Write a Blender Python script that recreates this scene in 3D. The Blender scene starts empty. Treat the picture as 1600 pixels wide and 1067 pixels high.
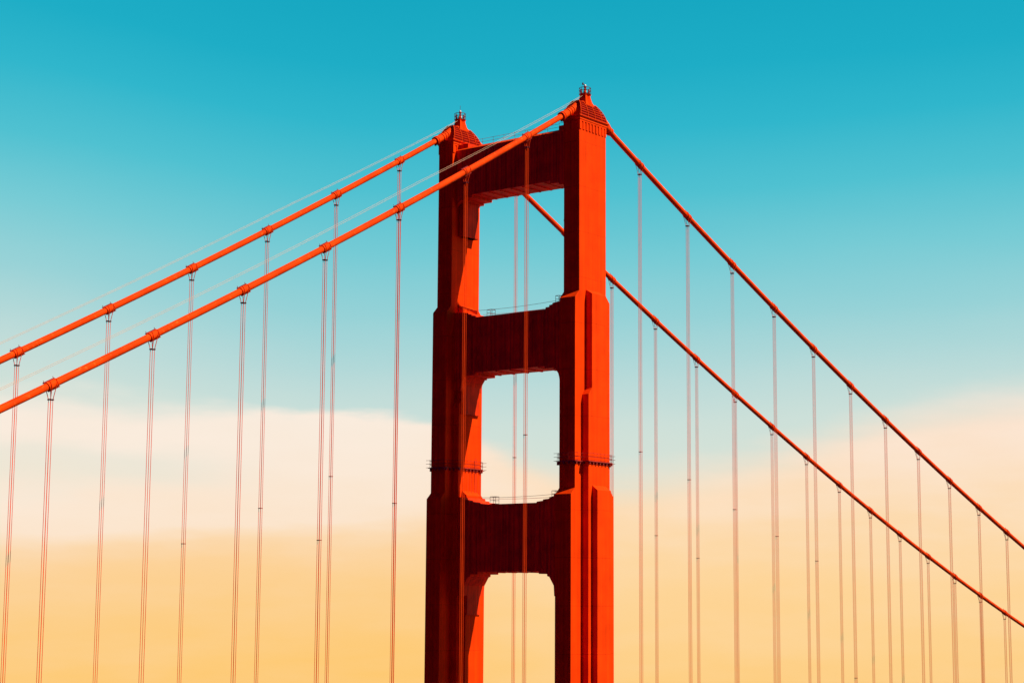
import bpy, bmesh, math, random
from mathutils import Vector, Matrix
random.seed(7)
R = math.radians
sc = bpy.context.scene
COL = sc.collection

# ------------------------------------------------------------------ camera
Z0 = 227.0                      # height of the saddle above the water
YC = 0.38
CAM = Vector((189.43572, -242.08556 - YC, -82.86288 + Z0))
yaw, pitch, roll = -0.6674, 0.1408, 0.00656
f = Vector((math.sin(yaw)*math.cos(pitch), math.cos(yaw)*math.cos(pitch), math.sin(pitch)))
r = Vector((math.cos(yaw), -math.sin(yaw), 0)); u = r.cross(f)
r2 = r*math.cos(roll) + u*math.sin(roll); u2 = -r*math.sin(roll) + u*math.cos(roll)
cam_d = bpy.data.cameras.new('camera'); cam = bpy.data.objects.new('camera', cam_d); COL.objects.link(cam)
M = Matrix((r2, u2, -f)).transposed().to_4x4(); M.translation = CAM
cam.matrix_world = M
cam_d.sensor_width = 36.0; cam_d.lens = 36.0*2860.3/1600.0
cam_d.clip_start = 1.0; cam_d.clip_end = 20000
sc.camera = cam
sc.view_settings.view_transform = 'Standard'; sc.view_settings.look = 'None'
sc.view_settings.exposure = 0.25; sc.view_settings.gamma = 1.0

# ------------------------------------------------------------------ sun
SUN = Vector((1.0, 0.315, 1.17)).normalized()
sd = bpy.data.lights.new('sun', 'SUN'); sd.energy = 5.0; sd.angle = R(0.5); sd.color = (1.0, 0.80, 0.50)
so = bpy.data.objects.new('sun', sd); COL.objects.link(so)
so.rotation_euler = SUN.to_track_quat('Z', 'Y').to_euler()

# ------------------------------------------------------------------ sky (world)
def lin(c):
    return tuple((x/255/12.92 if x/255 <= .04045 else ((x/255+.055)/1.055)**2.4) for x in c)
wd = bpy.data.worlds.new('World'); sc.world = wd; wd.use_nodes = True
nt = wd.node_tree; nt.nodes.clear()
def N(t, **k):
    n = nt.nodes.new(t)
    for a, b in k.items(): setattr(n, a, b)
    return n
def L(a, b): nt.links.new(a, b)
def val(s, i, v):
    if hasattr(v, 'is_linked'): L(v, s.inputs[i])
    else: s.inputs[i].default_value = v
def MA(op, a, b=None, c=None, clamp=False):
    n = N('ShaderNodeMath', operation=op, use_clamp=clamp); val(n, 0, a)
    if b is not None: val(n, 1, b)
    if c is not None: val(n, 2, c)
    return n.outputs[0]
def MR(v, a, b, c, d, t='SMOOTHSTEP'):
    n = N('ShaderNodeMapRange', interpolation_type=t)
    for i, x in enumerate((v, a, b, c, d)): val(n, i, x)
    return n.outputs[0]
def RAMP(v, stops, interp='LINEAR'):
    n = N('ShaderNodeValToRGB'); n.color_ramp.interpolation = interp; e = n.color_ramp.elements
    while len(e) < len(stops): e.new(0.5)
    for x, (p, c) in zip(e, stops): x.position = p; x.color = (*c, 1)
    L(v, n.inputs[0]); return n.outputs[0]
def MIX(fac, a, b, bt='MIX'):
    n = N('ShaderNodeMix', data_type='RGBA', blend_type=bt)
    for i, x in ((0, fac), (6, a), (7, b)):
        if hasattr(x, 'is_linked'): L(x, n.inputs[i])
        else: n.inputs[i].default_value = (*x, 1) if isinstance(x, tuple) else x
    return n.outputs[2]
tc = N('ShaderNodeTexCoord'); sp = N('ShaderNodeSeparateXYZ'); L(tc.outputs['Generated'], sp.inputs[0])
dx, dy, dz = sp.outputs
DEG = 57.29578
el = MA('MULTIPLY', MA('ARCSINE', dz), DEG)
az = MA('MULTIPLY', MA('ARCTAN2', dx, dy), DEG)
# direction-space coordinate for the fog's texture (stretched sideways)
cb = N('ShaderNodeCombineXYZ'); L(MA('MULTIPLY', az, 0.10), cb.inputs[0]); L(MA('MULTIPLY', el, 0.42), cb.inputs[1])
def NOISE(scale, detail, off=0.0):
    n = N('ShaderNodeTexNoise'); n.inputs['Scale'].default_value = scale; n.inputs['Detail'].default_value = detail
    m = N('ShaderNodeVectorMath', operation='ADD'); L(cb.outputs[0], m.inputs[0]); m.inputs[1].default_value = (off, off*1.7, off*.3)
    L(m.outputs[0], n.inputs['Vector']); return MA('SUBTRACT', n.outputs['Fac'], 0.5)
n1 = NOISE(1.0, 3, 3.1); n2 = NOISE(3.2, 6, 7.7); n3 = NOISE(0.55, 2, 12.4); n4 = NOISE(1.9, 7, 21.3)
el_s = MA('SUBTRACT', MA('ADD', el, MA('MULTIPLY', n1, MR(el, 6, 14, 0.8, 0.4))), MA('ADD', MR(az, -56, -42, 1.5, 0.0), MR(az, -36, -20, 0.0, 0.5)))
clear = RAMP(MR(el_s, -4, 22, 0, 1, 'LINEAR'), [(0.0, lin((236,228,208))), (0.25, lin((224,228,212))), (0.36, lin((205,224,217))),
    (0.41, lin((188,219,217))), (0.49, lin((150,210,215))), (0.565, lin((118,203,213))), (0.64, lin((80,193,209))), (0.72, lin((48,182,204))), (0.79, lin((30,173,198))), (0.87, lin((22,167,193))), (1.0, lin((12,156,184)))])
def FRAMP(stops):
    return RAMP(MR(az, -60, -15, 0, 1, 'LINEAR'), [((a+60)/45, ((e)/10,)*3) for a, e in stops], 'B_SPLINE')
# top of the fog bank by bearing: two low humps on the left, a rising bank on the right
top = MA('MULTIPLY', FRAMP([(-60, 6.0), (-54, 6.15), (-51.5, 6.2), (-49, 5.55), (-46.8, 6.0), (-43.5, 5.7), (-40.5, 5.5), (-38.6, 4.8), (-36.4, 3.7), (-33.5, 3.6), (-31, 4.1), (-28.5, 5.0), (-26.5, 5.6), (-24, 6.1), (-20, 6.4), (-15, 6.5)]), 10.0)
topn = MA('ADD', top, MA('ADD', MA('MULTIPLY', n2, 0.8), MA('MULTIPLY', n4, 1.1)))
softL = MR(az, -50, -45, 0.65, 0.20)
soft = MA('ADD', softL, MR(az, -41, -35, 0.0, 0.75))
cf = MR(MA('DIVIDE', MA('SUBTRACT', topn, el), soft), -1, 1, 0, 1)
# thin blue-grey gap low in the left bank
gap = MA('MULTIPLY', MR(MA('ABSOLUTE', MA('SUBTRACT', MA('ADD', el, MA('MULTIPLY', n4, 1.6)), 4.0)), 0.2, 1.1, 1, 0), MR(az, -50, -45, 0.45, 0.0))
cf = MA('MULTIPLY', cf, MA('SUBTRACT', 1.0, gap))
tilt = MR(az, -54, -40, 0.15, -0.75, 'LINEAR')
el_c = MA('ADD', MA('ADD', el, tilt), MA('ADD', MA('MULTIPLY', n4, 1.1), MA('MULTIPLY', n3, 1.0)))
fogL = RAMP(MR(el_c, -4, 8, 0, 1, 'LINEAR'), [(0.0, lin((254,198,104))), (0.14, lin((254,203,120))), (0.30, lin((253,207,138))), (0.40, lin((253,211,154))),
    (0.46, lin((252,215,168))), (0.51, lin((252,228,202))), (0.62, lin((251,232,212))), (0.80, lin((249,236,222)))])
fogR = RAMP(MR(el_c, -4, 8, 0, 1, 'LINEAR'), [(0.0, lin((254,203,120))), (0.14, lin((254,209,138))), (0.30, lin((254,213,152))), (0.45, lin((253,218,172))),
    (0.62, lin((252,224,194))), (0.80, lin((251,229,212)))])
fog = MIX(MR(az, -42, -36, 0, 1), fogL, fogR)
fog = MIX(MA('MULTIPLY', MA('ADD', MA('ADD', n2, n4), 0.16, clamp=True), MR(el, 0.5, 3.0, 0.15, 0.5)), fog, lin((255,240,226)))
sky = MIX(cf, clear, fog)
# unseen sky behind and below is darkened to keep front faces and undersides dark
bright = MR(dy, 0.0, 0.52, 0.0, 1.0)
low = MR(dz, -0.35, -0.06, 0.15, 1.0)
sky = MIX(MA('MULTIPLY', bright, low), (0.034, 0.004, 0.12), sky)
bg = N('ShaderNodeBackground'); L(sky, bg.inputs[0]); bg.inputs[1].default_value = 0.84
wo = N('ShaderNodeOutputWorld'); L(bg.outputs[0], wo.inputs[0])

# ------------------------------------------------------------------ materials
def material(name, col, rough=0.6, spec=0.25, var=0.12, streak=0.0, seams=False, grain=0.0, spots=None, metal=0.0):
    m = bpy.data.materials.new(name); m.use_nodes = True; t = m.node_tree; t.nodes.clear()
    def n(ty, **k):
        x = t.nodes.new(ty)
        for a, b in k.items(): setattr(x, a, b)
        return x
    l = t.links.new
    out = n('ShaderNodeOutputMaterial'); b = n('ShaderNodeBsdfPrincipled'); l(b.outputs[0], out.inputs[0])
    b.inputs['Roughness'].default_value = rough; b.inputs['Specular IOR Level'].default_value = spec; b.inputs['Metallic'].default_value = metal
    g = n('ShaderNodeTexCoord'); 
    def mul(a, fac_sock, lo, hi, fmin=0.0, fmax=1.0):
        mr = n('ShaderNodeMapRange'); l(fac_sock, mr.inputs[0]); mr.inputs[1].default_value = fmin; mr.inputs[2].default_value = fmax
        mr.inputs[3].default_value = lo; mr.inputs[4].default_value = hi
        x = n('ShaderNodeVectorMath', operation='SCALE'); l(a, x.inputs[0]); l(mr.outputs[0], x.inputs['Scale']); return x.outputs[0]
    base = n('ShaderNodeRGB'); base.outputs[0].default_value = (*col, 1); c = base.outputs[0]
    no = n('ShaderNodeTexNoise'); no.inputs['Scale'].default_value = 0.35; no.inputs['Detail'].default_value = 6; l(g.outputs['Object'], no.inputs['Vector'])
    c = mul(c, no.outputs['Fac'], 1-var, 1+var, .3, .7)
    if streak:
        mp = n('ShaderNodeMapping'); mp.inputs['Scale'].default_value = (2.2, 2.2, 0.05); l(g.outputs['Object'], mp.inputs[0])
        s = n('ShaderNodeTexNoise'); s.inputs['Scale'].default_value = 1.0; s.inputs['Detail'].default_value = 5; l(mp.outputs[0], s.inputs['Vector'])
        c = mul(c, s.outputs['Fac'], 1-streak, 1+streak*.5, .35, .65)
    if seams:
        # plate joints: thin horizontal courses and vertical laps
        sx = n('ShaderNodeSeparateXYZ'); l(g.outputs['Object'], sx.inputs[0])
        def line(sock, period, width, off):
            a = n('ShaderNodeMath', operation='ADD'); l(sock, a.inputs[0]); a.inputs[1].default_value = off
            q = n('ShaderNodeMath', operation='PINGPONG'); l(a.outputs[0], q.inputs[0]); q.inputs[1].default_value = period/2
            w = n('ShaderNodeMath', operation='LESS_THAN'); l(q.outputs[0], w.inputs[0]); w.inputs[1].default_value = width; return w.outputs[0]
        h = line(sx.outputs[2], 7.62, .035, 1.3); v = line(sx.outputs[1], 1.07, .02, .5)
        mx = n('ShaderNodeMath', operation='MAXIMUM'); l(h, mx.inputs[0])
        vm = n('ShaderNodeMath', operation='MULTIPLY'); l(v, vm.inputs[0]); vm.inputs[1].default_value = .55; l(vm.outputs[0], mx.inputs[1])
        ml = n('ShaderNodeMath', operation='MULTIPLY'); l(mx.outputs[0], ml.inputs[0]); l(no.outputs['Fac'], ml.inputs[1])
        c = mul(c, ml.outputs[0], 1.0, 0.62, 0, .6)
    if spots:
        s = n('ShaderNodeTexNoise'); s.inputs['Scale'].default_value = 1.7; s.inputs['Detail'].default_value = 4; l(g.outputs['Object'], s.inputs['Vector'])
        cr = n('ShaderNodeMapRange'); l(s.outputs['Fac'], cr.inputs[0]); cr.inputs[1].default_value = .60; cr.inputs[2].default_value = .70; cr.inputs[3].default_value = 0; cr.inputs[4].default_value = .55
        mi = n('ShaderNodeMix', data_type='RGBA'); l(cr.outputs[0], mi.inputs[0]); l(c, mi.inputs[6]); mi.inputs[7].default_value = (*spots, 1); c = mi.outputs[2]
    l(c, b.inputs['Base Color'])
    if grain:
        q = n('ShaderNodeTexNoise'); q.inputs['Scale'].default_value = 2.5; q.inputs['Detail'].default_value = 8; l(g.outputs['Object'], q.inputs['Vector'])
        bu = n('ShaderNodeBump'); bu.inputs['Strength'].default_value = grain; bu.inputs['Distance'].default_value = .05; l(q.outputs['Fac'], bu.inputs['Height']); l(bu.outputs[0], b.inputs['Normal'])
    return m
ORANGE = (0.90, 0.054, 0.001)
M_tower = material('tower_paint', ORANGE, .75, .04, .14, .15, True, .2)
M_strut = material('strut_paint', (0.84, 0.040, 0.003), .6, .08, .22, .30, False, .10)
M_trim = material('trim_paint', (0.88, 0.062, 0.002), .7, .06, .15)
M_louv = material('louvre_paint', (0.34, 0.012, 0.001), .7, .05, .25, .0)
M_cable = material('cable_paint', (0.88, 0.060, 0.001), .65, .05, .22, 0, False, .35, spots=(0.95, 0.17, 0.02))
M_band = material('band_paint', (0.74, 0.044, 0.002), .6, .06, .2)
M_dark = material('dark_steel', (0.13, 0.014, 0.020), .6, .3, .3)
M_rope = material('rope_paint', (0.98, 0.070, 0.003), .7, .08, .15)
M_wire = material('galvanised_wire', (0.70, 0.46, 0.34), .6, .2, .1)
M_rail = material('rail_paint', (0.34, 0.022, 0.018), .6, .3, .3)
M_lamp = material('lamp_glass', (0.75, 0.78, 0.85), .2, .5, .05)

# ------------------------------------------------------------------ mesh helpers
class MB:
    def __init__(s): s.v = []; s.f = []; s.sm = []
    def add(s, vs, fs, smooth=False):
        o = len(s.v); s.v += [tuple(v) for v in vs]; s.f += [tuple(i+o for i in q) for q in fs]; s.sm += [smooth]*len(fs); return s
    def box(s, x0, x1, y0, y1, z0, z1):
        vs = [(x, y, z) for z in (z0, z1) for y in (y0, y1) for x in (x0, x1)]
        return s.add(vs, [(0,2,3,1),(4,5,7,6),(0,1,5,4),(1,3,7,5),(3,2,6,7),(2,0,4,6)])
    def loft(s, secs):
        """stack of rectangles (z, hx, hy)"""
        vs = []; fs = []
        for z, hx, hy in secs: vs += [(-hx,-hy,z),(hx,-hy,z),(hx,hy,z),(-hx,hy,z)]
        for i in range(len(secs)-1):
            a = 4*i
            for j in range(4): k = (j+1) % 4; fs.append((a+j, a+4+j, a+4+k, a+k))
        fs.append((0,1,2,3)); n = 4*(len(secs)-1); fs.append((n+3,n+2,n+1,n))
        return s.add(vs, fs)
    def tube(s, pts, rad, n=8, cap=True):
        pts = [Vector(p) for p in pts]; vs = []; fs = []
        rads = rad if isinstance(rad, (list, tuple)) else [rad]*len(pts)
        t0 = (pts[1]-pts[0]).normalized(); ref = Vector((1,0,0)) if abs(t0.x) < .9 else Vector((0,1,0))
        for i, p in enumerate(pts):
            t = (pts[min(i+1, len(pts)-1)] - pts[max(i-1, 0)]).normalized()
            a = (ref - t*ref.dot(t)).normalized(); b = t.cross(a)
            for j in range(n):
                an = 2*math.pi*j/n; vs.append(p + (a*math.cos(an)+b*math.sin(an))*rads[i])
        for i in range(len(pts)-1):
            for j in range(n): k = (j+1) % n; fs.append((i*n+j, i*n+k, (i+1)*n+k, (i+1)*n+j))
        s.add(vs, fs, n > 5)
        if cap:
            o = len(vs)
            s.add([vs[j] for j in range(n)], [tuple(reversed(range(n)))]); s.add([vs[o-n+j] for j in range(n)], [tuple(range(n))])
        return s
    def prism(s, poly, y0, y1):
        """polygon in x,z extruded along y"""
        n = len(poly); vs = [(x, y0, z) for x, z in poly] + [(x, y1, z) for x, z in poly]
        fs = [tuple(range(n)), tuple(reversed(range(n, 2*n)))] + [(i, n+i, n+(i+1) % n, (i+1) % n) for i in range(n)]
        return s.add(vs, fs)
    def build(s, name, mat, parent=None, loc=(0,0,0)):
        me = bpy.data.meshes.new(name); me.from_pydata(s.v, [], s.f); me.validate()
        me.polygons.foreach_set('use_smooth', s.sm[:len(me.polygons)])
        bm = bmesh.new(); bm.from_mesh(me); bmesh.ops.recalc_face_normals(bm, faces=bm.faces); bm.to_mesh(me); bm.free()
        me.materials.append(mat); o = bpy.data.objects.new(name, me); COL.objects.link(o); o.location = loc
        if parent: o.parent = parent
        return o
def empty(name, loc=(0,0,0), label=None, cat=None, group=None):
    o = bpy.data.objects.new(name, None); COL.objects.link(o); o.location = loc; o.empty_display_size = .5
    if label: o['label'] = label
    if cat: o['category'] = cat
    if group: o['group'] = group
    return o

# ------------------------------------------------------------------ cable geometry (z relative to the saddle)
LX = 13.68
def cable_z(y):
    a = abs(y + YC)
    if y + YC < 0: return -0.58446*a + 0.0004*a*a
    return -0.45012*a + 0.00035*a*a
def cable_t(y):
    d = .01; return Vector((0, 2*d, cable_z(y+d)-cable_z(y-d))).normalized()
HY = {k: (15.24*k - 0.2639 - YC if k < 0 else 15.24*k + 1.371 - YC) for k in list(range(-12, 0)) + list(range(1, 22))}

# ------------------------------------------------------------------ TOWER
tower = empty('bridge_tower', (0, 0, 0), 'orange-red steel suspension bridge tower with two stepped legs joined by three struts', 'bridge tower')
# leg: fluted stepped shaft, base at the roadway far below the frame
def leg_bm():
    b = MB(); B = 60.0
    Z = lambda z: z + Z0
    b.loft([(B, 1.57, 5.93), (Z(-65.75), 1.57, 5.93), (Z(-64.7), 1.57, 4.87), (Z(-33.6), 1.57, 4.87), (Z(-32.45), 1.57, 3.77), (Z(-5.25), 1.57, 3.77), (Z(-3.7), 1.565, 3.765)])
    b.loft([(B, 2.84, 2.88), (Z(-49.5), 2.84, 2.88), (Z(-48.35), 2.84, 1.91), (Z(-32.85), 2.84, 1.91), (Z(-32.05), 1.5, 1.85)])
    b.loft([(B, 3.92, 1.90), (Z(-65.05), 3.92, 1.90), (Z(-64.2), 2.8, 1.85)])
    return b
near = leg_bm().build('leg', M_tower, tower, (LX, 0, 0))
far = near.copy(); COL.objects.link(far); far.parent = tower; far.location = (-LX, 0, 0)
near['label'] = 'nearer leg, its outer side in full sunlight'; far['label'] = 'farther leg, mostly in shade'
# capital: a frieze of short ribs with shadowed slots between, under the cornice
def capital(leg):
    for sx in (-1, 1):
        b = MB()
        ys = [-3.765, -3.05, -2.15, -1.25, -.35, .55, 1.45, 2.35, 3.25]
        for i in range(8):
            y0 = ys[i] + .21 if i else -3.78
            b.box(*sorted((sx*1.45, sx*1.70)), y0, ys[i+1]-.20, Z0-5.3, Z0-3.6)
        b.box(*sorted((sx*1.45, sx*1.70)), 3.46, 3.78, Z0-5.3, Z0-3.6)
        b.box(*sorted((sx*1.44, sx*1.71)), -3.79, 3.79, Z0-3.95, Z0-3.6)
        b.build('capital', M_tower, leg)
def cornice(leg):
    b = MB(); b.loft([(Z0-3.72, 1.74, 3.83), (Z0-3.62, 1.80, 3.90), (Z0-3.35, 1.80, 3.90), (Z0-3.30, 1.70, 3.9)])
    b.loft([(Z0-3.31, 1.86, 4.0), (Z0-3.13, 2.05, 4.24), (Z0-3.04, 2.05, 4.24), (Z0-3.0, 1.7, 3.9)])
    o = b.build('cornice', M_trim, leg); return o
for g in (near, far): capital(g); cornice(g)

# saddle housing: louvred hood over the cable saddle
def hood_half(t):       # t 0 at eaves .. 1 at ridge -> half width, height
    z = -3.02 + 3.05*t; return 1.80 - 1.15*(t**2.4) - .12*t, z
def hy(t, s):           # half length in y at parameter t
    return 3.95 - 1.35*t**1.3 if s < 0 else 3.95 - 1.85*t**1.25
def housing(x):
    e = MB(); n = 9
    vs = []; fs = []
    for i in range(n+1):
        t = i/n; hw, z = hood_half(t); hw -= .10
        vs += [(-hw, -hy(t,-1)+.1, Z0+z), (hw, -hy(t,-1)+.1, Z0+z), (hw, hy(t,1)-.1, Z0+z), (-hw, hy(t,1)-.1, Z0+z)]
    for i in range(n):
        for j in range(4): k = (j+1) % 4; fs.append((4*i+j, 4*i+k, 4*i+4+k, 4*i+4+j))
    fs.append((3,2,1,0)); fs.append((4*n,4*n+1,4*n+2,4*n+3))
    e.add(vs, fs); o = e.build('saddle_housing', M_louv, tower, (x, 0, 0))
    s = MB()
    for i in range(7):
        t0 = i/7; t1 = t0 + .115; h0, z0 = hood_half(t0); h1, z1 = hood_half(t1)
        for sx in (-1, 1):
            a, b2 = -hy(t0,-1), hy(t0,1)
            s.add([(sx*(h0+.07), a, Z0+z0), (sx*(h0+.07), b2, Z0+z0), (sx*(h1-.08), b2-.06, Z0+z1), (sx*(h1-.08), a+.06, Z0+z1),
                   (sx*(h0-.02), a, Z0+z0-.05), (sx*(h0-.02), b2, Z0+z0-.05)],
                  [(0,1,2,3), (0,4,5,1)])
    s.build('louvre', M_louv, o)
    for sx in (-1, 1):
        for yy in (-3.7, -1.6, .4, 2.3, 3.7):
            pts = []
            for i in range(10):
                t = i/9; hw, z = hood_half(t); lim = hy(t, 1 if yy > 0 else -1)
                pts.append((sx*(hw+.05), max(-lim, min(lim, yy*(1-.12*t))), Z0+z))
            MB().tube(pts, .06, 5).build('rib', M_trim, o)
    # ridge fairing that follows the cable over the top
    fb = MB(); pts = []
    for y, z in ((-3.3,-1.95),(-2.8,-1.45),(-2.2,-.95),(-1.4,-.6),(-.4,-.42),(.6,-.36),(1.6,-.45),(2.6,-.75),(3.6,-1.18),(4.6,-1.72),(5.6,-2.25),(6.6,-2.8)): pts.append((0, y-.2, Z0+z))
    fb.tube(pts, [.66]*4 + [.78]*4 + [.72]*3 + [.66], 16); fb.build('ridge_fairing', M_cable, o)
    return o
for x in (LX, -LX): housing(x)

# beacon pedestal, cage and lamp
def pedestal(x, far_one):
    b = MB(); b.loft([(Z0-.35, 1.05, 1.20), (Z0+.05, .98, 1.10), (Z0+.30, .84, .96), (Z0+.95, .68, .78), (Z0+1.62, .58, .66)])
    b.loft([(Z0+1.55, .62, .72), (Z0+1.62, .70, .80), (Z0+1.72, .70, .80)])
    o = b.build('beacon_pedestal', M_tower, tower, (x, 0, -.2))
    c = MB()
    W, D = .98, .98; zt, zb = Z0+2.85, Z0+1.78
    c.tube([(0,0,Z0+1.725),(0,0,Z0+1.80)], 1.0, 8)
    ring = [(W*math.cos(R(a)), D*math.sin(R(a))) for a in range(0, 360, 45)]
    for i, (a, b2) in enumerate(ring):
        q = ring[(i+1) % 8]
        c.tube([(a, b2, zb), (a, b2, zt)], .045, 5)
        for z in (zt, (zt+zb)/2+.05): c.tube([(a, b2, z), (q[0], q[1], z)], .045, 5)
    c.build('cage', M_dark, o)
    p = MB(); p.tube([(0,0,Z0+1.7), (0,0,Z0+3.0)], [.20, .15], 10); p.tube([(0,0,Z0+3.0),(0,0,Z0+3.12)], .26, 10)
    for a, b2, h in ((-.62,-.3,.55), (.55,.35,.5), (.3,-.6,.45)): p.box(a-.12, a+.12, b2-.12, b2+.12, Z0+1.78, Z0+1.78+h)
    p.build('mast', M_band, o)
    MB().tube([(0,0,Z0+3.12),(0,0,Z0+3.2),(0,0,Z0+3.42),(0,0,Z0+3.5)], [.12,.17,.17,.06], 12).build('lamp', M_lamp, o)
    for a, b2 in ((-.62,-.3), (.55,.35), (-.35,.62)): MB().tube([(a,b2,Z0+2.2),(a,b2,Z0+2.34),(a,b2,Z0+2.62)], [.12,.2,.16], 10).build('lamp', M_lamp, o)
    w = MB()
    if far_one: w.tube([(0,0,Z0+3.5),(0,0,Z0+4.35)], .035, 5)
    else:
        w.tube([(-.1,0,Z0+3.45),(-.42,-.05,Z0+3.62)], .07, 6); w.tube([(-.42,-.05,Z0+3.50),(-.42,-.05,Z0+3.85)], .13, 8)
    w.build('antenna', M_dark, o)
    ld = MB()
    for yy in (-.2, .2): ld.tube([(1.05, yy, Z0-.1), (.62, yy, Z0+1.6)], .03, 4)
    for i in range(6): t = i/5; ld.tube([(1.05-.43*t, -.2, Z0-.1+1.7*t), (1.05-.43*t, .2, Z0-.1+1.7*t)], .02, 4)
    ld.build('ladder', M_trim, o)
pedestal(LX, False); pedestal(-LX, True)

# struts
def mirror(half): return half + [(-x, z) for x, z in reversed(half)]
def strut(top, bot, label):
    poly = [(x, Z0+z) for x, z in mirror(top)] # left..right reversed below
    bot_ = [(x, Z0+z) for x, z in mirror(bot)]
    poly = [(-x, z) for x, z in poly] + bot_    # top goes left->right... then bottom right->left
    return poly
def make_strut(top, bot, label):
    # top: points from centre outwards, bot: points from outside inwards (x>0)
    T = [(-x, z) for x, z in reversed(top)] + list(top)
    Bp = list(bot) + [(-x, z) for x, z in reversed(bot)]
    b = MB(); b.prism([(x, Z0+z) for x, z in T + Bp], -2.80, 2.80)
    o = b.build('cross_strut', M_strut, tower); o['label'] = label
    return o
S1 = make_strut([(9.4,-5.0),(12.2,-5.0)], [(12.2,-14.9),(11.75,-14.45),(11.15,-13.95),(10.3,-13.95),(10.3,-13.6),(8.5,-13.6),(8.5,-13.15)], 'topmost strut, just under the cable saddles')
S2 = make_strut([(7.1,-34.75),(7.6,-34.75),(7.65,-34.45),(8.35,-34.45),(8.4,-34.15),(9.0,-34.1),(9.1,-33.85),(10.3,-33.7),(12.2,-33.6)],
                [(12.2,-47.2),(10.62,-47.2),(10.5,-46.4),(10.3,-45.7),(9.75,-44.95),(9.3,-44.95),(9.3,-44.7),(7.5,-44.7),(7.5,-44.3)], 'middle strut of the three')
S3 = make_strut([(5.9,-66.8),(6.0,-66.62),(7.2,-66.5),(7.3,-66.3),(8.5,-66.2),(8.6,-65.95),(9.4,-65.85),(9.5,-65.5),(10.4,-65.4),(12.2,-65.3)],
                [(12.2,-82.0),(9.62,-82.0),(9.5,-80.3),(8.6,-78.9),(8.15,-78.75),(8.15,-78.4),(6.45,-78.4),(6.45,-78.0)], 'lowest strut in view')
# coping on the top strut
def coping():
    b = MB(); P = [(-2.97,-5.02),(-2.97,-4.93),(-2.2,-4.42),(2.2,-4.42),(2.97,-4.93),(2.97,-5.02)]
    n = len(P); vs = [(x, y, Z0+z) for x in (-12.2, 12.2) for y, z in P]
    b.add(vs, [tuple(range(n)), tuple(reversed(range(n, 2*n)))] + [(i, (i+1) % n, n+(i+1) % n, n+i) for i in range(n)])
    return b.build('coping', M_trim, S1)
coping()
# ribs on the strut faces, brackets along the legs, cross beams under the soffits
def ribs(o, zt, zb, xs):
    for x in xs:
        for sy in (-1, 1): MB().box(x-.05, x+.05, *sorted((sy*2.78, sy*2.86)), Z0+zb, Z0+zt).build('rib', M_strut, o)
ribs(S1, -5.6, -13.0, [s*(1.1+2.2*i) for s in (-1,1) for i in range(5)])
ribs(S2, -35.3, -44.0, [s*(.55+1.1*i) for s in (-1,1) for i in range(3, 9)])
ribs(S3, -67.3, -77.6, [s*(.55+1.1*i) for s in (-1,1) for i in range(3, 9)])
def soffit(o, z, xmax, step):
    x = -xmax
    while x < xmax+.01: MB().box(x-.16, x+.16, -2.5, 2.5, Z0+z-.16, Z0+z+.05).build('soffit_beam', M_strut, o); x += step
soffit(S1, -13.15, 7.2, 2.4); soffit(S2, -44.3, 6.0, 3.0); soffit(S3, -78.0, 4.8, 2.4)
def haunch(o, xin, xout, ztop, zbot, hyy):
    for s in (-1, 1):
        b = MB(); b.box(*sorted((s*xin, s*xout)), -hyy, hyy, Z0+zbot, Z0+ztop); b.box(*sorted((s*(xin-.08), s*xout)), -hyy-.1, hyy+.1, Z0+zbot, Z0+zbot+.28)
        b.build('haunch', M_strut, o)
haunch(S1, 10.84, 12.2, -14.0, -20.1, 1.93)
haunch(S2, 10.48, 12.0, -45.9, -51.2, 2.2)
haunch(S3, 9.60, 12.0, -81.0, -85.2, 1.72)
for s in (-1, 1): MB().box(*sorted((s*9.9, s*12.2)), -2.3, 2.3, Z0-4.5, Z0-3.75).build('end_block', M_strut, S1)

# railings and little access cages on the strut tops
def railing(o, y, pts, h, mids=(.5,), every=2.2):
    b = MB()
    for k in (1.0,)+tuple(mids): b.tube([(x, y, Z0+z+h*k) for x, z in pts], .028, 4)
    for i in range(len(pts)-1):
        (x0, z0), (x1, z1) = pts[i], pts[i+1]; n = max(1, int(abs(x1-x0)/every))
        for j in range(n): t = j/n; b.tube([(x0+(x1-x0)*t, y, Z0+z0+(z1-z0)*t-.05), (x0+(x1-x0)*t, y, Z0+z0+(z1-z0)*t+h)], .035, 4)
    b.build('railing', M_rail, o)
for y in (-2.1, 2.1): railing(S1, y, [(-11.5,-4.42),(9.8,-4.42)], 1.05)
railing(S1, -2.2, [(9.9,-3.78),(12.0,-3.78)], 1.0, every=.7)
railing(S1, -2.2, [(-11.9,-3.78),(-9.9,-3.78)], 1.0, every=.7)
def wires(o, zc, hgt, xa, xb):
    b = MB()
    for y in (-2.3, 2.3):
        pts = []
        for i in range(13): t = i/12; pts.append((xa+(xb-xa)*t, y, Z0+zc+hgt-.25*math.sin(math.pi*t)))
        b.tube(pts, .028, 4)
    b.build('safety_wire', M_rail, o)
wires(S2, -34.75, 1.3, -9.9, 9.9); wires(S3, -66.8, 1.35, -9.9, 9.9)
def cage(o, x0, x1, zb, zt, y=-2.3):
    b = MB()
    for yy in (y, y+.9):
        for x in (x0, x1): b.tube([(x, yy, Z0+zb), (x, yy, Z0+zt)], .04, 4)
        for z in (zt, (zt+zb)/2, zb+.06): b.tube([(x0, yy, Z0+z), (x1, yy, Z0+z)], .035, 4)
    for x in (x0, x1):
        for z in (zt, zb+.06): b.tube([(x, y, Z0+z), (x, y+.9, Z0+z)], .035, 4)
    b.build('access_cage', M_rail, o)
cage(S2, -5.3, -4.2, -34.75, -33.6); cage(S2, 9.35, 10.1, -33.8, -32.6)
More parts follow.
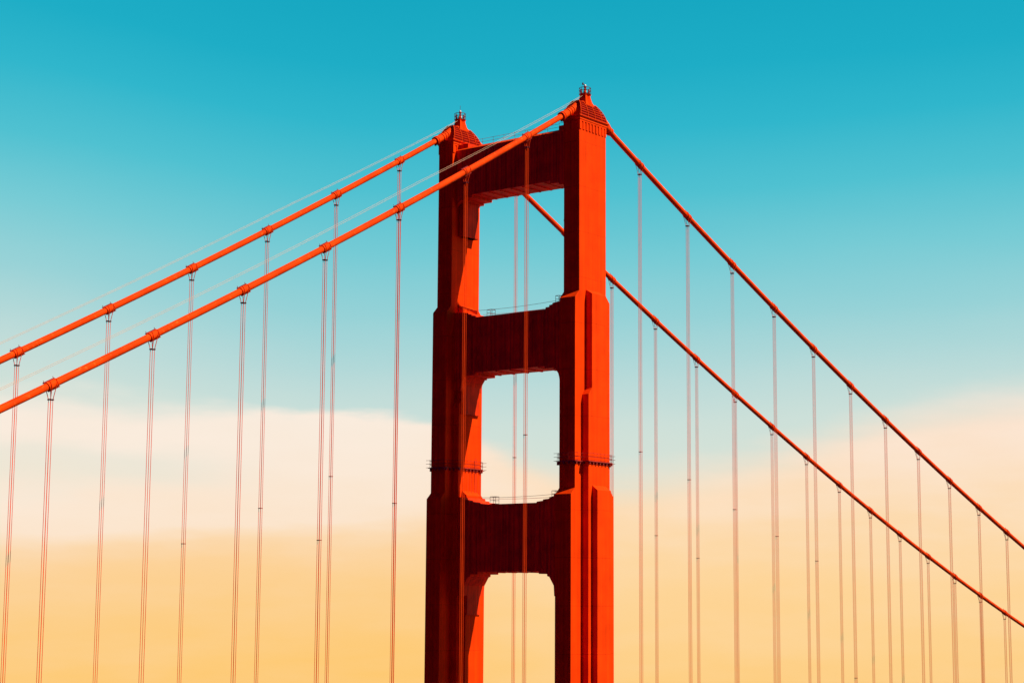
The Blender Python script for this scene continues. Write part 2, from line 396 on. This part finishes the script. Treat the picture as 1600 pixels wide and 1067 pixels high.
cage(S3, -4.3, -3.1, -66.75, -65.5); cage(S3, 8.7, 9.6, -65.9, -64.9)

# maintenance walkways ringed round both legs
OUT = [(-1.57,-4.87),(1.57,-4.87),(1.57,-2.88),(2.84,-2.88),(2.84,2.88),(1.57,2.88),(1.57,4.87),(-1.57,4.87),(-1.57,2.88),(-2.84,2.88),(-2.84,-2.88),(-1.57,-2.88)]
def offs(d):
    r_ = []
    for x, y in OUT:
        r_.append((x + math.copysign(d, x), y + math.copysign(d, y)))
    return r_
def walkway(x):
    zp = -60.35
    a = offs(.0); c = offs(.40); n = len(a)
    b = MB()
    vs = [(p[0]*1.0, p[1], Z0+zp) for p in a] + [(p[0], p[1], Z0+zp) for p in c] + [(p[0], p[1], Z0+zp-.14) for p in a] + [(p[0], p[1], Z0+zp-.14) for p in c]
    fs = []
    for i in range(n):
        k = (i+1) % n
        fs += [(i, k, n+k, n+i), (2*n+i, 3*n+i, 3*n+k, 2*n+k), (n+i, n+k, 3*n+k, 3*n+i)]
    b.add(vs, fs)
    w = b.build('maintenance_walkway', M_rail, tower, (x, 0, 0))
    t = MB(); br = MB(); rr = offs(.38)
    for i in range(n):
        p, q = Vector(rr[i]), Vector(rr[(i+1) % n]); L_ = (q-p).length; m = max(1, round(L_/1.0))
        for z in (.62, 1.22): t.tube([(*p, Z0+zp+z), (*q, Z0+zp+z)], .026, 4)
        d = (q-p).normalized(); nrm = Vector((d.y, -d.x))
        for j in range(m):
            c0 = p + (q-p)*((j+.5)/m if m > 1 else 0)
            t.tube([(*c0, Z0+zp), (*c0, Z0+zp+1.3)], .02, 4)
            c1 = c0 - nrm*.2
            MB().box(c1.x-.12, c1.x+.12, c1.y-.12, c1.y+.12, Z0+zp-.50, Z0+zp-.1).build('bracket', M_rail, w)
    # prongs: rail ends that run past the corners
    for sx in (-1, 1):
        for sy in (-1, 1):
            for z in (.0, .62, 1.22): t.tube([(sx*1.9, sy*5.25, Z0+zp+z), (sx*2.4, sy*5.25, Z0+zp+z)], .032, 4)
    t.build('rail', M_rail, w)
walkway(LX); walkway(-LX)
# caged ladder hanging below the walkway on each inner side
def ladder(x, s):
    b = MB(); X = s*3.2
    for yy in (1.1, 1.6): b.tube([(X, yy, Z0-65.2), (X, yy, Z0-58.6)], .03, 4)
    for i in range(22): b.tube([(X, 1.1, Z0-65+.3*i), (X, 1.6, Z0-65+.3*i)], .022, 4)
    b.tube([(X, .2, Z0-60.5), (X+.0, .35, Z0-65.0)], .04, 4); b.tube([(X, 2.7, Z0-60.5), (X, 2.1, Z0-65.0)], .03, 4)
    b.tube([(X, -.8, Z0-60.5), (X, -.5, Z0-64.6)], .03, 4)
    b.build('ladder', M_rail, tower, (x, 0, 0))
ladder(-LX, 1); ladder(LX, -1)

# ------------------------------------------------------------------ MAIN CABLES
def main_cable(x, label):
    y0, y1 = -190.0, 330.0
    e = empty('main_cable', (x, 0, Z0), label, 'cable', 'main cables of the bridge')
    ys = []
    y = y0
    while y < y1:
        ys.append(y); y += 3.0 if abs(y) > 12 else .75
    ys.append(y1)
    def sm(y):
        z = cable_z(y); return z - .45*math.exp(-(y/2.2)**2)
    MB().tube([(0, y, sm(y)) for y in ys], .47, 24).build('cable', M_cable, e)
    # sleeves at the tower
    for s in (-1, 1):
        b = MB(); a, c = (-6.7, -3.0) if s < 0 else (5.0, 7.4)
        rad = .66 if s < 0 else .62
        A = Vector((0, a, cable_z(a))); C_ = Vector((0, c, cable_z(c))); d = (C_-A).normalized()
        b.tube([A, C_], rad, 20)
        for t in ((0, .45, 1.9, 2.6, 3.3) if s < 0 else (0, .8, 1.7, 2.4)):
            P = A + d*t; b.tube([P, P+d*.16], rad+.10, 20)
        b.build('cable_sleeve', M_cable, e)
        k = MB()
        for t in ((.1, .6, 1.1, 1.6, 2.1, 2.6, 3.1) if s < 0 else (.2, .7, 1.2, 1.7)):
            P = A + d*t; k.box(-.12, .12, P.y-.1, P.y+.1, P.z-rad-.22, P.z-rad+.1)
        k.build('sleeve_bolt', M_dark, e)
    # one band per hanger
    ks = [k for k in HY if -9 <= k <= 18]
    for k in ks:
        y = HY[k]; P = Vector((0, y, cable_z(y))); t = cable_t(y); n = Vector((0, -t.z, t.y)); n = n if n.z > 0 else -n
        b = MB(); hl = .72
        b.tube([P-t*hl, P+t*hl], .54, 20)
        for q in (-hl, hl-.08): b.tube([P+t*q, P+t*(q+.08)], .575, 20)
        o = b.build('cable_band', M_cable, e)
        fl = MB()
        def slab(c, hx, ht, hn):
            vs = [c + Vector((sx*hx, 0, 0)) + t*(st*ht) + n*(sn*hn) for sn in (-1,1) for st in (-1,1) for sx in (-1,1)]
            fl.add(vs, [(0,2,3,1),(4,5,7,6),(0,1,5,4),(1,3,7,5),(3,2,6,7),(2,0,4,6)])
        slab(P + n*.58 - t*.16, .13, .86, .06); slab(P - n*.58 + t*.16, .13, .86, .06)
        for q in (-.9, .6): fl.tube([P+n*.58+t*q, P+n*.86+t*q], .04, 5)
        fl.build('flange', M_rail, o)
    # hand ropes strung above the cable on the side span
    for sx in (-1, 1):
        pts = [(sx*.12, -.6, 1.35)]
        for i in range(1, 40):
            y = -.6 - i*4.5; pts.append((sx*.50, y, cable_z(y) + 1.25 + min(1.1, .026*abs(y))))
        MB().tube(pts, .022, 5).build('hand_rope', M_wire, e)
    return e
main_cable(LX, 'thick orange main cable over the nearer tower leg, crossing in front of the tower')
main_cable(-LX, 'thick orange main cable over the farther tower leg, passing behind the nearer leg')

# ------------------------------------------------------------------ HANGERS
ORD = ['', 'first', 'second', 'third', 'fourth', 'fifth', 'sixth', 'seventh', 'eighth', 'ninth', 'tenth', 'eleventh', 'twelfth', 'thirteenth', 'fourteenth', 'fifteenth', 'sixteenth']
MID = {('n',-3): -69.1, ('n',-4): -74.8, ('f',-2): -63.4, ('f',-3): -69.1, ('f',-4): -74.9, ('n',1): -57.5, ('f',4): -69.8, ('n',2): -61.4, ('f',5): -73.9, ('n',3): -66, ('n',4): -70.4, ('n',5): -74.7, ('n',6): -97.6, ('f',1): -57.3, ('n',-1): -57}
DECK = 72.0 - Z0
def hanger(side, k):
    x = LX if side == 'n' else -LX; y = HY[k]; zc = cable_z(y); t = cable_t(y)
    where = 'left' if k < 0 else 'right'
    lab = '%s hanger %s of the tower on the %s main cable' % (ORD[abs(k)], where, 'nearer' if side == 'n' else 'farther')
    e = empty('suspender_rope', (x, y, DECK+Z0), lab, 'hanger', 'vertical hangers under the main cables')
    b0 = -DECK            # local z of z==0
    zt = zc - 1.75
    rr = .035
    for sx in (-1, 1):
        for sy in (-1, 1):
            m = MB(); m.tube([(sx*.20, sy*.17, b0+zt), (sx*.20, sy*.17, 0)], rr, 6); m.build('rope', M_rope, e)
    lp = MB()
    for sy in (-1, 1):
        cy = sy*.42; cz = zc + (t.z/t.y)*cy; pts = [(-.20, sy*.17, b0+zt)]
        pts.append((-.60, cy*.85, b0+cz-.15))
        for i in range(9):
            a = math.pi - math.pi*i/8; pts.append((.61*math.cos(a), cy, b0+cz+.61*math.sin(a)))
        pts.append((.60, cy*.85, b0+cz-.15)); pts.append((.20, sy*.17, b0+zt))
        lp.tube(pts, .045, 6)
    lp.build('rope_loop', M_band, e)
    c = MB(); c.box(-.29, .29, -.27, -.11, b0+zt-.09, b0+zt+.07); c.box(-.29, .29, .11, .27, b0+zt-.09, b0+zt+.07); c.box(-.06, .06, -.2, .2, b0+zt-.05, b0+zt+.04)
    c.build('clamp', M_dark, e)
    if (side, k) in MID:
        z = b0 + MID[(side, k)]; MB().box(-.27, .27, -.24, .24, z-.05, z+.05).build('spacer', M_rail, e)
for k in range(-7, 0): hanger('n', k)
for k in range(-6, 0): hanger('f', k)
for k in range(1, 12): hanger('n', k)
for k in range(1, 16):
    if k != 2: hanger('f', k)
